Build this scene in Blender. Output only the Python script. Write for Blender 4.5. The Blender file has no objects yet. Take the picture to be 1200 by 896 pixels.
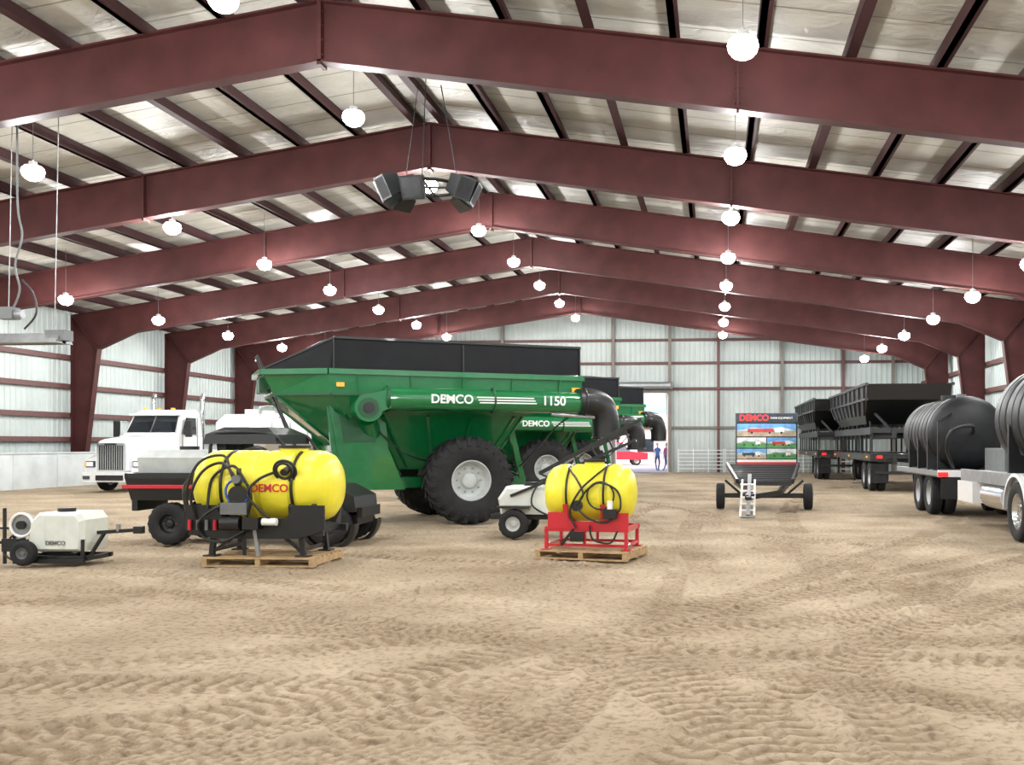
import bpy, math, random
import numpy as np
from mathutils import Vector, Matrix
random.seed(3); np.random.seed(3)
scene=bpy.context.scene
try:
    scene.view_settings.view_transform='Standard'
    scene.view_settings.look='None'
except Exception as e: print(e)
pi=math.pi
# ------------------------------------------------------------------ materials
def mat(name,col,rough=.6,metal=0.,var=.12,scale=6.,bump=0.,bscale=40.,coat=0.,emit=0.,spec=.5):
    m=bpy.data.materials.new(name); m.use_nodes=True
    nt=m.node_tree; N=nt.nodes; L=nt.links; p=N['Principled BSDF']
    tc=N.new('ShaderNodeTexCoord'); no=N.new('ShaderNodeTexNoise'); no.inputs['Scale'].default_value=scale
    no.inputs['Detail'].default_value=6
    L.new(tc.outputs['Object'],no.inputs['Vector'])
    r=N.new('ShaderNodeValToRGB'); r.color_ramp.elements[0].position=.3; r.color_ramp.elements[1].position=.7
    r.color_ramp.elements[0].color=(*[c*(1-var) for c in col],1)
    r.color_ramp.elements[1].color=(*[min(1,c*(1+var)) for c in col],1)
    L.new(no.outputs['Fac'],r.inputs['Fac']); L.new(r.outputs['Color'],p.inputs['Base Color'])
    p.inputs['Roughness'].default_value=rough; p.inputs['Metallic'].default_value=metal
    p.inputs['Coat Weight'].default_value=coat; p.inputs['Specular IOR Level'].default_value=spec
    if emit:
        p.inputs['Emission Color'].default_value=(*col,1); p.inputs['Emission Strength'].default_value=emit
    if bump:
        n2=N.new('ShaderNodeTexNoise'); n2.inputs['Scale'].default_value=bscale; n2.inputs['Detail'].default_value=4
        L.new(tc.outputs['Object'],n2.inputs['Vector'])
        b=N.new('ShaderNodeBump'); b.inputs['Strength'].default_value=bump; b.inputs['Distance'].default_value=.02
        L.new(n2.outputs['Fac'],b.inputs['Height']); L.new(b.outputs['Normal'],p.inputs['Normal'])
    return m
M=dict(
 frame=mat('primer_red_steel',(.058,.017,.016),.6,var=.22,scale=1.5,bump=.1,spec=.22),
 purlin=mat('purlin_steel',(.038,.016,.016),.65,spec=.2),
 wall=mat('white_wall_sheet',(.45,.50,.48),.5,var=.08,scale=.7),
 barrier=mat('barrier_board',(.56,.60,.60),.7,var=.12,scale=1.5,bump=.2),
 girt=mat('girt_steel',(.11,.045,.04),.6),
 post=mat('post_steel',(.17,.15,.13),.6),
 green=mat('green_paint',(.004,.148,.042),.25,var=.08,coat=.7),
 dgreen=mat('dark_green_paint',(.003,.07,.022),.4),
 black=mat('black_paint',(.008,.009,.010),.42,coat=.12),
 bpoly=mat('black_poly',(.010,.011,.013),.5,var=.2,spec=.35),
 rubber=mat('tyre_rubber',(.014,.014,.015),.85,var=.35,scale=5,bump=.3),
 tarp=mat('black_tarp',(.006,.007,.009),.5,var=.3,scale=2,bump=.4,bscale=3,spec=.2),
 white=mat('white_paint',(.78,.79,.80),.3,coat=.4,var=.04),
 poly=mat('white_poly',(.66,.69,.64),.45,var=.06),
 decal=mat('white_decal',(.85,.87,.85),.5,var=.02),
 yellow=mat('yellow_poly',(.84,.75,.04),.38,var=.05,coat=.2),
 red=mat('red_paint',(.55,.015,.03),.35,coat=.4,var=.06),
 chrome=mat('chrome',(.75,.76,.78),.15,metal=1,var=.03),
 steel=mat('grey_steel',(.33,.34,.35),.45,metal=.6),
 rim=mat('grey_rim',(.50,.53,.52),.4,var=.1),
 glass=mat('dark_glass',(.015,.02,.025),.06,var=.1,coat=1),
 wood=mat('pallet_wood',(.46,.31,.16),.75,var=.25,scale=9,bump=.3),
 amber=mat('amber_lens',(.9,.35,.03),.3,emit=.6),
 redlens=mat('red_lens',(.8,.02,.02),.3,emit=1.2),
 blue=mat('blue_fitting',(.03,.10,.45),.4),
 bulb=mat('led_diffuser',(1,1,1),.3,var=0,emit=100),
 grey=mat('grey_plastic',(.14,.15,.15),.5),
 skin=mat('skin_tone',(.60,.36,.26),.6),
 hair=mat('dark_hair',(.05,.03,.02),.7),
 denim=mat('denim_blue',(.07,.11,.22),.8),
 shirtb=mat('blue_shirt',(.10,.18,.36),.8),
 shirtr=mat('plum_shirt',(.35,.08,.16),.8),
)
# ------------------------------------------------------------------ builder
class B:
    def __init__(s): s.v=[];s.f=[];s.mi=[];s.sm=[];s.mats=[]
    def add(s,vs,fs,m,sm=False,X=None):
        m=M[m] if isinstance(m,str) else m
        if m not in s.mats: s.mats.append(m)
        k=s.mats.index(m); o=len(s.v)
        for p in vs:
            p=Vector(p)
            if X is not None: p=X@p
            s.v.append(p)
        for f in fs: s.f.append(tuple(i+o for i in f)); s.mi.append(k); s.sm.append(sm)
    def box(s,c,d,m,rot=(0,0,0)):
        X=Matrix.Translation(c)@Matrix.Rotation(rot[2],4,'Z')@Matrix.Rotation(rot[1],4,'Y')@Matrix.Rotation(rot[0],4,'X')
        x,y,z=[q/2 for q in d]
        v=[(-x,-y,-z),(x,-y,-z),(x,y,-z),(-x,y,-z),(-x,-y,z),(x,-y,z),(x,y,z),(-x,y,z)]
        s.add(v,[(0,3,2,1),(4,5,6,7),(0,1,5,4),(1,2,6,5),(2,3,7,6),(3,0,4,7)],m,X=X)
    def b2(s,a,b,m):
        s.box([(a[i]+b[i])/2 for i in range(3)],[abs(b[i]-a[i]) for i in range(3)],m)
    def fr(s,p0,p1):
        a=(Vector(p1)-Vector(p0)).normalized()
        t=Vector((0,0,1)) if abs(a.z)<.9 else Vector((1,0,0))
        e=a.cross(t).normalized(); return a,e,a.cross(e).normalized()
    def lathe(s,p0,ax,prof,m,n=24,sm=True,a0=0,a1=2*pi):
        p0=Vector(p0); a,e,g=s.fr((0,0,0),ax); vs=[];fs=[]
        full=abs(a1-a0-2*pi)<1e-6; k=n if full else n+1
        for (h,r) in prof:
            for i in range(k):
                t=a0+(a1-a0)*i/n
                vs.append(p0+a*h+(e*math.cos(t)+g*math.sin(t))*r)
        for j in range(len(prof)-1):
            for i in range(n):
                i2=(i+1)%k
                fs.append((j*k+i,j*k+i2,(j+1)*k+i2,(j+1)*k+i))
        s.add(vs,fs,m,sm)
    def cyl(s,p0,p1,r,m,r1=None,n=14,caps=True,sm=True):
        r1=r if r1 is None else r1; p0=Vector(p0);p1=Vector(p1); L=(p1-p0).length
        if L<1e-6: return
        s.lathe(p0,p1-p0,[(0,r),(L,r1)],m,n,sm)
        if caps:
            a,e,g=s.fr(p0,p1)
            for q,rr in ((p0,r),(p1,r1)):
                s.add([q+(e*math.cos(2*pi*i/n)+g*math.sin(2*pi*i/n))*rr for i in range(n)],[tuple(range(n))],m)
    def bar(s,p0,p1,w,h,m):
        p0=Vector(p0);p1=Vector(p1);a,e,g=s.fr(p0,p1); vs=[]
        for q in (p0,p1):
            for (i,j) in ((-1,-1),(1,-1),(1,1),(-1,1)): vs.append(q+e*i*w/2+g*j*h/2)
        s.add(vs,[(0,1,2,3),(4,7,6,5),(0,4,5,1),(1,5,6,2),(2,6,7,3),(3,7,4,0)],m)
    def path(s,pts,r,m,n=8,sub=6,r1=None):
        P=[Vector(p) for p in pts]
        if sub>1 and len(P)>2:
            Q=[]
            for i in range(len(P)-1):
                a=P[max(i-1,0)];b=P[i];c=P[i+1];d=P[min(i+2,len(P)-1)]
                for k in range(sub):
                    t=k/sub
                    Q.append(.5*((2*b)+(c-a)*t+(2*a-5*b+4*c-d)*t*t+(3*b-a-3*c+d)*t**3))
            Q.append(P[-1]); P=Q
        vs=[];fs=[];g=None
        for i,p in enumerate(P):
            a=(P[min(i+1,len(P)-1)]-P[max(i-1,0)]).normalized()
            if g is None:
                t=Vector((0,0,1)) if abs(a.z)<.9 else Vector((1,0,0)); g=a.cross(t).normalized()
            g=(g-a*g.dot(a)).normalized(); h=a.cross(g)
            rr=r if r1 is None else r+(r1-r)*i/(len(P)-1)
            for k in range(n):
                t=2*pi*k/n; vs.append(p+(g*math.cos(t)+h*math.sin(t))*rr)
        for i in range(len(P)-1):
            for k in range(n):
                k2=(k+1)%n; fs.append((i*n+k,i*n+k2,(i+1)*n+k2,(i+1)*n+k))
        s.add(vs,fs,m,True)
        s.add(vs[:n],[tuple(range(n))],m); s.add(vs[-n:],[tuple(range(n))],m)
    def loft(s,rings,m,caps=(True,True),sm=False):
        n=len(rings[0])
        for j in range(len(rings)-1):
            vs=list(rings[j])+list(rings[j+1])
            s.add(vs,[(i,(i+1)%n,n+(i+1)%n,n+i) for i in range(n)],m,sm)
        if caps[0]: s.add(rings[0],[tuple(range(n))],m)
        if caps[1]: s.add(rings[-1],[tuple(range(n))],m)
    def prism(s,prof,a,b,axis,m):
        def P(q,t):
            return {'x':(t,q[0],q[1]),'y':(q[0],t,q[1]),'z':(q[0],q[1],t)}[axis]
        s.loft([[P(q,a) for q in prof],[P(q,b) for q in prof]],m)
    def sph(s,c,r,m,n=16,k=10):
        r=(r,r,r) if not hasattr(r,'__len__') else r; vs=[];fs=[]
        for j in range(k+1):
            t=pi*j/k
            for i in range(n):
                p=2*pi*i/n; vs.append((c[0]+r[0]*math.sin(t)*math.cos(p),c[1]+r[1]*math.sin(t)*math.sin(p),c[2]+r[2]*math.cos(t)))
        for j in range(k):
            for i in range(n): fs.append((j*n+i,j*n+(i+1)%n,(j+1)*n+(i+1)%n,(j+1)*n+i))
        s.add(vs,fs,m,True)
    def torus(s,c,ax,R,r,m,n=24,k=8):
        s.lathe(c,ax,[(r*math.sin(2*pi*i/k),R+r*math.cos(2*pi*i/k)) for i in range(k+1)],m,n)
    def text(s,txt,size,c,X,m,ext=.004):
        cu=bpy.data.curves.new('t','FONT'); cu.body=txt; cu.size=size; cu.extrude=ext; cu.align_x='CENTER'; cu.align_y='CENTER'
        cu.offset=size*.02
        o=bpy.data.objects.new('t',cu); scene.collection.objects.link(o)
        bpy.context.view_layer.update()
        me=bpy.data.meshes.new_from_object(o.evaluated_get(bpy.context.evaluated_depsgraph_get()))
        s.add([v.co for v in me.vertices],[tuple(p.vertices) for p in me.polygons],m,X=Matrix.Translation(c)@X)
        bpy.data.objects.remove(o); bpy.data.curves.remove(cu)
    def mesh(s,name):
        me=bpy.data.meshes.new(name); me.from_pydata([tuple(v) for v in s.v],[],s.f)
        for m in s.mats: me.materials.append(m)
        me.polygons.foreach_set('material_index',s.mi); me.polygons.foreach_set('use_smooth',s.sm)
        import bmesh
        bm=bmesh.new(); bm.from_mesh(me); bmesh.ops.recalc_face_normals(bm,faces=bm.faces); bm.to_mesh(me); bm.free()
        me.update(); return me
    def build(s,name,loc=(0,0,0),rz=0,bevel=0):
        o=bpy.data.objects.new(name,s.mesh(name)); scene.collection.objects.link(o)
        o.location=loc; o.rotation_euler=(0,0,rz)
        if bevel:
            md=o.modifiers.new('bev','BEVEL'); md.width=bevel; md.segments=2; md.limit_method='ANGLE'; md.angle_limit=.7
        return o
def dup(o,loc,rz=None):
    c=bpy.data.objects.new(o.name.split('.')[0],o.data); scene.collection.objects.link(c)
    c.location=loc; c.rotation_euler=(0,0,o.rotation_euler[2] if rz is None else rz)
    for md in o.modifiers:
        n=c.modifiers.new(md.name,md.type); n.width=md.width; n.segments=md.segments; n.limit_method=md.limit_method; n.angle_limit=md.angle_limit
    return c
FRONT=Matrix.Rotation(pi/2,4,'X')
def tyre(b,c,ax,R,W,rr,lug='road',rim='rim',nl=22,bolts=8):
    h=R-rr; t=R*(.955 if lug=='ag' else .985)
    pr=[(-.36*W,rr*.97),(-.44*W,rr+.08*h),(-.5*W,rr+.4*h),(-.49*W,rr+.7*h),(-.43*W,t-.05*h),(-.33*W,t),(0,t*1.003),(.33*W,t),(.43*W,t-.05*h),(.49*W,rr+.7*h),(.5*W,rr+.4*h),(.44*W,rr+.08*h),(.36*W,rr*.97)]
    b.lathe(c,ax,pr,'rubber',40)
    b.lathe(c,ax,[(-.38*W,rr*1.02),(-.39*W,rr*.95),(-.3*W,rr*.9),(-.12*W,rr*.82),(-.10*W,rr*.45),(-.22*W,rr*.36),(-.24*W,rr*.2),(-.24*W,.001)],rim,32)
    b.lathe(c,ax,[(.38*W,rr*1.02),(.39*W,rr*.95),(.3*W,rr*.9),(.12*W,rr*.82),(.10*W,rr*.45),(.22*W,rr*.36),(.24*W,rr*.2),(.24*W,.001)],rim,32)
    c=Vector(c); a,e,g=b.fr((0,0,0),ax)
    for i in range(bolts):
        q=2*pi*i/bolts; d=(e*math.cos(q)+g*math.sin(q))*rr*.6
        for sg in (-1,1): b.cyl(c+d+a*sg*.08*W,c+d+a*sg*.16*W,rr*.05,'steel',n=6)
    def P(h_,r,an): return c+a*h_+(e*math.cos(an)+g*math.sin(an))*r
    if lug=='ag':
        for i in range(nl):
            for sg in (-1,1):
                a0=2*pi*(i+(.5 if sg>0 else 0))/nl; wd=.36*2*pi/nl; sk=.9*2*pi/nl
                hs=[.0,.36*W,.47*W,.5*W]; rs=[R,R,R-.05*h,rr+.62*h]; rb=[t*.97,t*.97,t*.93,rr+.55*h]
                rings=[]
                for k in range(4):
                    an=a0+sk*(hs[k]/(.5*W)); H=sg*hs[k]
                    hh=H if k<3 else sg*.515*W
                    rings.append([P(H*.97,rb[k],an-wd/2),P(hh,rs[k],an-wd/2),P(hh,rs[k],an+wd/2),P(H*.97,rb[k],an+wd/2)])
                b.loft(rings,'rubber')
    elif lug=='knob':
        for i in range(nl):
            for k,hh in enumerate((-.3,0,.3)):
                an=2*pi*(i+.5*(k%2))/nl; w=.28*2*pi/nl
                b.loft([[P((hh-.12)*W,t*.97,an-w),P((hh+.12)*W,t*.97,an-w),P((hh+.12)*W,t*.97,an+w),P((hh-.12)*W,t*.97,an+w)],
                        [P((hh-.1)*W,R,an-w*.8),P((hh+.1)*W,R,an-w*.8),P((hh+.1)*W,R,an+w*.8),P((hh-.1)*W,R,an+w*.8)]],'rubber')
    else:
        for hh in (-.2,0,.2): b.torus(c+a*hh*W,ax,t*1.002,.008,'rubber',n=32,k=4)
# ------------------------------------------------------------------ room constants
XL,XR,XM=-27.,12.4,-7.3; YB,YE=-8.,59.7; S=.148
def roofz(x): return 10.2-S*abs(x-XM)
def corr(name,axis,a,b,fix,bot,top,pitch=.3,dep=.035,sign=1,m='wall'):
    bb=B(); vs=[];fs=[]; t=a; pts=[]
    while t<b-1e-6:
        for dt,d in ((0,0),(.55*pitch,0),(.68*pitch,1),(.87*pitch,1)):
            if t+dt<=b: pts.append((t+dt,d))
        t+=pitch
    pts.append((b,0))
    for (t,d) in pts:
        z0=bot(t);z1=top(t); q=fix+sign*d*dep
        for z in (z0,z1): vs.append((t,q,z) if axis=='x' else (q,t,z))
    for i in range(len(pts)-1): fs.append((2*i,2*i+2,2*i+3,2*i+1))
    bb.add(vs,fs,m); return bb.build(name)
corr('wall_left','y',YB,YE,XL,lambda t:0,lambda t:roofz(XL),sign=1)
corr('wall_right','y',YB,YE,XR,lambda t:0,lambda t:roofz(XR),sign=-1)
DX0,DX1,DH=-6.05,-2.85,4.8
corr('wall_back','x',XL,XR,YE,lambda t:(DH if DX0<t<DX1 else 0),lambda t:roofz(t),sign=-1)
corr('wall_front','x',XL,XR,YB,lambda t:0,lambda t:roofz(t),sign=1)
def insul():
    m=mat('roof_insulation',(.41,.395,.345),.5,var=.16,scale=1.0,bump=.0)
    nt=m.node_tree;N=nt.nodes;L=nt.links;p=N['Principled BSDF']
    tc=N.new('ShaderNodeTexCoord'); sp=N.new('ShaderNodeSeparateXYZ'); L.new(tc.outputs['Object'],sp.inputs[0])
    def mt(op,a,b=None):
        n=N.new('ShaderNodeMath'); n.operation=op
        if isinstance(a,(int,float)): n.inputs[0].default_value=a
        else: L.new(a,n.inputs[0])
        if b is not None:
            if isinstance(b,(int,float)): n.inputs[1].default_value=b
            else: L.new(b,n.inputs[1])
        return n.outputs[0]
    fr=mt('FRACT',mt('DIVIDE',sp.outputs['Y'],1.22)); d=mt('ABSOLUTE',mt('SUBTRACT',fr,.5))
    line=mt('LESS_THAN',d,.02)
    mx=N.new('ShaderNodeMix'); mx.data_type='RGBA'; L.new(line,mx.inputs['Factor'])
    src=p.inputs['Base Color'].links[0].from_socket; L.new(src,mx.inputs['A']); mx.inputs['B'].default_value=(.20,.185,.15,1)
    L.new(mx.outputs['Result'],p.inputs['Base Color'])
    no=N.new('ShaderNodeTexNoise'); no.inputs['Scale'].default_value=1.6; no.inputs['Detail'].default_value=3; no.inputs['Distortion'].default_value=1.2
    mp=N.new('ShaderNodeMapping'); mp.inputs['Scale'].default_value=(1,1.8,1); L.new(tc.outputs['Object'],mp.inputs[0]); L.new(mp.outputs[0],no.inputs['Vector'])
    b=N.new('ShaderNodeBump'); b.inputs['Strength'].default_value=.5; b.inputs['Distance'].default_value=.12
    hh=mt('ADD',no.outputs['Fac'],mt('MULTIPLY',d,1.2)); L.new(hh,b.inputs['Height']); L.new(b.outputs['Normal'],p.inputs['Normal'])
    return m
MI=insul(); b=B()
for x in (XL-.3,XR+.3):
    b.add([(XM,YB-.3,roofz(XM)),(x,YB-.3,roofz(x)),(x,YE+.3,roofz(x)),(XM,YE+.3,roofz(XM))],[(0,1,2,3)],MI)
    b.add([(XM,YB-.3,roofz(XM)+.12),(x,YB-.3,roofz(x)+.12),(x,YE+.3,roofz(x)+.12),(XM,YE+.3,roofz(XM)+.12)],[(0,1,2,3)],'wall')
b.build('ceiling')
b=B()
for sg in (-1,1):
    o=.35
    while o<19.5:
        x=XM+sg*o; z=roofz(x)-.02
        b.b2((x-.06,YB+.1,z-.26),(x+.06,YE-.1,z),'purlin'); b.b2((x-.06,YB+.1,z-.26),(x+.13,YE-.1,z-.24),'purlin')
        o+=1.55
b.build('roof_purlins')
def portal():
    b=B(); t=.03; fw=.30
    for sg in (-1,1):
        H=19.4
        def X(o): return XM+sg*o
        zt=lambda o:9.92-S*o
        zb=lambda o:8.8-S*o
        ki=H-1.15
        web=[(X(0),zb(0)),(X(0),zt(0)),(X(H),zt(H)),(X(H),0),(X(H-.45),0),(X(ki),zb(ki)-.45),(X(ki-1.6),zb(ki-1.6))]
        b.prism(web,-t/2,t/2,'y','frame')
        def fl(p,q,w=fw,th=.035):
            p=Vector((p[0],0,p[1]));q=Vector((q[0],0,q[1])); a=(q-p).normalized(); n=Vector((-a.z,0,a.x))*th/2; w2=Vector((0,w/2,0))
            b.add([p-n-w2,p+n-w2,p+n+w2,p-n+w2,q-n-w2,q+n-w2,q+n+w2,q-n+w2],[(0,1,2,3),(4,7,6,5),(0,4,5,1),(1,5,6,2),(2,6,7,3),(3,7,4,0)],'frame')
        fl(web[0],web[6]);fl(web[6],web[5]);fl(web[5],web[4]);fl(web[1],web[2]);fl(web[2],web[3])
        fl(web[5],web[2])
        for o in (.02,7.7):
            b.b2((X(o)-.02,-.15,zb(o)-.08),(X(o)+.02,.15,zt(o)+.02),'frame')
            for k in range(4):
                z=zb(o)+.12+k*.27
                for yy in(-.1,.1): b.cyl((X(o)-.05,yy,z),(X(o)+.05,yy,z),.02,'frame',n=6)
        b.b2((X(H)-.5,-.2,0),(X(H)+.02,.2,.05),'frame') if sg>0 else b.b2((X(H)-.02,-.2,0),(X(H)+.5,.2,.05),'frame')
    return b.build('steel_portal_frame')
fr=portal(); fr.location=(0,-3.3,0)
for k in range(8): dup(fr,(0,3.7+7*k,0))
b=B()
for z in (1.9,2.9,4.1,5.3):
    b.b2((XL+.06,YB+.1,z-.1),(XL+.24,YE-.1,z+.1),'girt'); b.b2((XR-.24,YB+.1,z-.1),(XR-.06,YE-.1,z+.1),'girt')
for z in (2.7,5.05,6.6,8.0):
    x0=max(XL+.1,XM-(9.9-z)/S); x1=min(XR-.1,XM+(9.9-z)/S)
    if z<DH:
        b.b2((x0,YE-.24,z-.07),(DX0-.2,YE-.06,z+.07),'post'); b.b2((DX1+.2,YE-.24,z-.07),(x1,YE-.06,z+.07),'post')
    else: b.b2((x0,YE-.24,z-.08),(x1,YE-.06,z+.08),'girt')
b.build('trim_1')
b=B()
for x in (-19.5,-13,DX0-.12,DX1+.12,.2,4.,7.6,10.5):
    b.b2((x-.09,YE-.44,0),(x+.09,YE-.25,roofz(x)-.3),'girt' if x in(.2,7.6) else 'post')
b.b2((DX0-.1,YE-.3,DH),(DX1+.1,YE-.05,DH+.2),'post')
b.build('trim_2')
b=B()
b.b2((XL+1.05,YB+.5,0),(XL+1.2,YE-.5,1.33),'barrier')
y=YB+.5
while y<YE-.6:
    b.b2((XL+1.2,y,0),(XL+1.23,y+.04,1.33),'barrier'); y+=2.44
b.b2((XL+1.02,YB+.5,1.33),(XL+1.24,YE-.5,1.38),'barrier')
b.build('barrier_wall')
b=B(); b.b2((DX0-.05,YE-.24,0),(DX0+.05,YE-.06,DH),'white'); b.b2((DX1-.05,YE-.24,0),(DX1+.05,YE-.06,DH),'white')
b.b2((DX0-.05,YE-.24,DH-.1),(DX1+.05,YE-.06,DH),'white')
b.build('door_1')
b=B(); b.cyl((DX0-.2,YE-.75,DH+.42),(DX1+.2,YE-.75,DH+.42),.22,'steel',n=20)
b.b2((DX0-.3,YE-.85,DH+.2),(DX0-.2,YE-.45,DH+.65),'grey'); b.b2((DX1+.2,YE-.85,DH+.2),(DX1+.3,YE-.45,DH+.65),'grey')
b.build('rollup_door_drum')
# ------------------------------------------------------------------ floor
def vnoise(x,y,sc,seed):
    r=np.random.RandomState(seed).rand(256,256); X=x*sc;Y=y*sc
    xi=np.floor(X).astype(int);yi=np.floor(Y).astype(int);fx=X-xi;fy=Y-yi
    fx=fx*fx*(3-2*fx);fy=fy*fy*(3-2*fy)
    g=lambda i,j:r[i%256,j%256]
    return (g(xi,yi)*(1-fx)+g(xi+1,yi)*fx)*(1-fy)+(g(xi,yi+1)*(1-fx)+g(xi+1,yi+1)*fx)*fy
def axis(lo,d0,d1,hi,st,gr):
    m=list(np.arange(d0,d1,st)); s=st;t=d1;a=[]
    while t<hi: a.append(t); s*=gr; t+=s
    a.append(hi); s=st;t=d0;c=[]
    while t>lo: s*=gr; t-=s; c.append(max(t,lo))
    return np.array(c[::-1]+m+a)
xs=axis(XL,-6.8,4.2,XR,.026,1.03); ys=axis(YB,4.6,10.,YE,.022,1.008)
GX,GY=np.meshgrid(xs,ys)
W1=GX+.25*vnoise(GX,GY,1.3,31); W2=GY+.25*vnoise(GX,GY,1.3,32)
Z=(vnoise(GX,GY,.45,1)-.5)*.04+(vnoise(W1,W2,1.7,2)-.5)*.018+(vnoise(W1,W2,4.5,3)-.5)*.010
n4=vnoise(W1,W2,10,4); n5=vnoise(W1,W2,21,5); n6=vnoise(W1,W2,15,6)
patch=np.clip((vnoise(GX,GY,.55,44)-.42)*4,0,1)
Z+=((n4-.5)*.013+(n5-.5)*.010)*(.35+.9*patch)
Z+=np.clip(n6*n5-.52,0,1)*.11*(.4+patch)
damp_rut_shade=.35*np.clip((vnoise(W1,W2,.8,71)-.55)*4,0,1)
# (cx,cy,R,width,kind): tyre tracks as arcs lying on the dirt
tracks=[(-3,-34,42.2,.42,0),(-3,-34,44.1,.42,0),(22,22,24.,.5,1),(22,22,22.1,.5,1),(-16,30,25.5,.4,0),(-16,30,27.4,.4,0),
 (-40,12,39.5,.36,1),(-40,12,41.4,.36,1),(14,-24,34.,.45,1),(14,-24,36.,.45,0),(-2,14,5.2,.45,1),(30,-8,33,.4,0),(30,-8,34.8,.4,0),
 (-1,60,51.5,.4,1),(-1,60,49.7,.4,1),(6,60,47,.45,0),(10,-12,22.4,.5,0),(10,-12,20.6,.5,0),(-9,2,10.2,.4,0),(-9,2,8.6,.4,1),(-30,-10,34,.45,0),(60,20,60.5,.5,0),(60,20,58.4,.5,0),
 (-6,-4,11.3,.45,0),(-6,-4,13.0,.45,1),(3,-30,37.2,.5,0),(3,-30,35.6,.5,1),(-50,40,58,.5,0)]
for k,(cx,cy,R,w,kd) in enumerate(tracks):
    dx=GX-cx;dy=GY-cy; r=np.hypot(dx,dy); d=r-R+.08*(vnoise(GX,GY,.9,60)-.5); s=np.arctan2(dy,dx)*R
    ins=np.clip((w/2-np.abs(d))/.04,0,1); edge=np.exp(-((np.abs(d)-w/2-.04)/.04)**2)
    mk=np.clip((vnoise(GX,GY,.35,20+k)-.34)*4,0,1)
    if kd==0: lug=np.clip(np.sin(2*pi*(s/.16+np.abs(d)*2.2))*3,-1,1)*.009
    else: lug=np.clip(np.sin(2*pi*(s/.11))*2,-1,1)*np.clip(np.sin(2*pi*d/.13)*3,-1,1)*.008
    Z=Z*(1-.85*ins*mk)+mk*(ins*(-.018+lug)+edge*.020*(.4+.9*n4))
    damp_rut_shade=np.maximum(damp_rut_shade*(1-.6*ins*mk),ins*mk*(.25+.75*(lug<0)))  # packed-soil tone in the ruts, plus cavity shade painted into tread hollows
Z*=np.clip((GX-XL)/1,0,1)
Z=np.where(np.hypot(GX,GY)<3,Z*.3,Z)
ny,nx=GX.shape
co=np.stack([GX,GY,Z],-1).reshape(-1,3)
idx=np.arange(nx*ny).reshape(ny,nx)
F=np.stack([idx[:-1,:-1],idx[:-1,1:],idx[1:,1:],idx[1:,:-1]],-1).reshape(-1,4)
me=bpy.data.meshes.new('floor'); me.vertices.add(len(co)); me.vertices.foreach_set('co',co.ravel())
me.loops.add(F.size); me.loops.foreach_set('vertex_index',F.ravel().astype(np.int32))
me.polygons.add(len(F)); me.polygons.foreach_set('loop_start',np.arange(0,F.size,4,dtype=np.int32))
me.update(calc_edges=True); me.polygons.foreach_set('use_smooth',np.ones(len(F),bool))
at=me.attributes.new('compaction_shade','FLOAT','POINT'); at.data.foreach_set('value',damp_rut_shade.ravel().astype(np.float32))
def sand():
    m=bpy.data.materials.new('arena_sand'); m.use_nodes=True; nt=m.node_tree;N=nt.nodes;L=nt.links;p=N['Principled BSDF']
    p.inputs['Roughness'].default_value=.95; p.inputs['Specular IOR Level'].default_value=.12
    tc=N.new('ShaderNodeTexCoord')
    def nz(sc,det):
        n=N.new('ShaderNodeTexNoise'); n.inputs['Scale'].default_value=sc; n.inputs['Detail'].default_value=det; n.inputs['Roughness'].default_value=.6
        L.new(tc.outputs['Object'],n.inputs['Vector']); return n
    a=nz(.55,8); r=N.new('ShaderNodeValToRGB'); e=r.color_ramp.elements
    e[0].position=.33; e[0].color=(.30,.232,.155,1); e[1].position=.66; e[1].color=(.49,.40,.29,1)
    L.new(a.outputs['Fac'],r.inputs['Fac'])
    c=nz(16,10); r2=N.new('ShaderNodeValToRGB'); e=r2.color_ramp.elements
    e[0].position=.34; e[0].color=(.50,.47,.44,1); e[1].position=.52; e[1].color=(1,1,1,1)
    L.new(c.outputs['Fac'],r2.inputs['Fac'])
    mx=N.new('ShaderNodeMix'); mx.data_type='RGBA'; mx.blend_type='MULTIPLY'; mx.inputs['Factor'].default_value=.75
    L.new(r.outputs['Color'],mx.inputs['A']); L.new(r2.outputs['Color'],mx.inputs['B'])
    at=N.new('ShaderNodeAttribute'); at.attribute_name='compaction_shade'  # damp patches and packed ruts, with painted occlusion shade in the hollows
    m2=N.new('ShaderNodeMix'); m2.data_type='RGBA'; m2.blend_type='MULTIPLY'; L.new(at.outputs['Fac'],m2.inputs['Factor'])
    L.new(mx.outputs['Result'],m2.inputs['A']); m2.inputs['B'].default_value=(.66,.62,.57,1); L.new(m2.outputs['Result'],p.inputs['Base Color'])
    d=nz(9,8); b=N.new('ShaderNodeBump'); b.inputs['Strength'].default_value=.8; b.inputs['Distance'].default_value=.032
    L.new(d.outputs['Fac'],b.inputs['Height'])
    g=nz(45,5); b2=N.new('ShaderNodeBump'); b2.inputs['Strength'].default_value=.7; b2.inputs['Distance'].default_value=.010
    L.new(g.outputs['Fac'],b2.inputs['Height']); L.new(b.outputs['Normal'],b2.inputs['Normal']); L.new(b2.outputs['Normal'],p.inputs['Normal'])
    return m
me.materials.append(sand()); fo=bpy.data.objects.new('floor',me); scene.collection.objects.link(fo)
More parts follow.
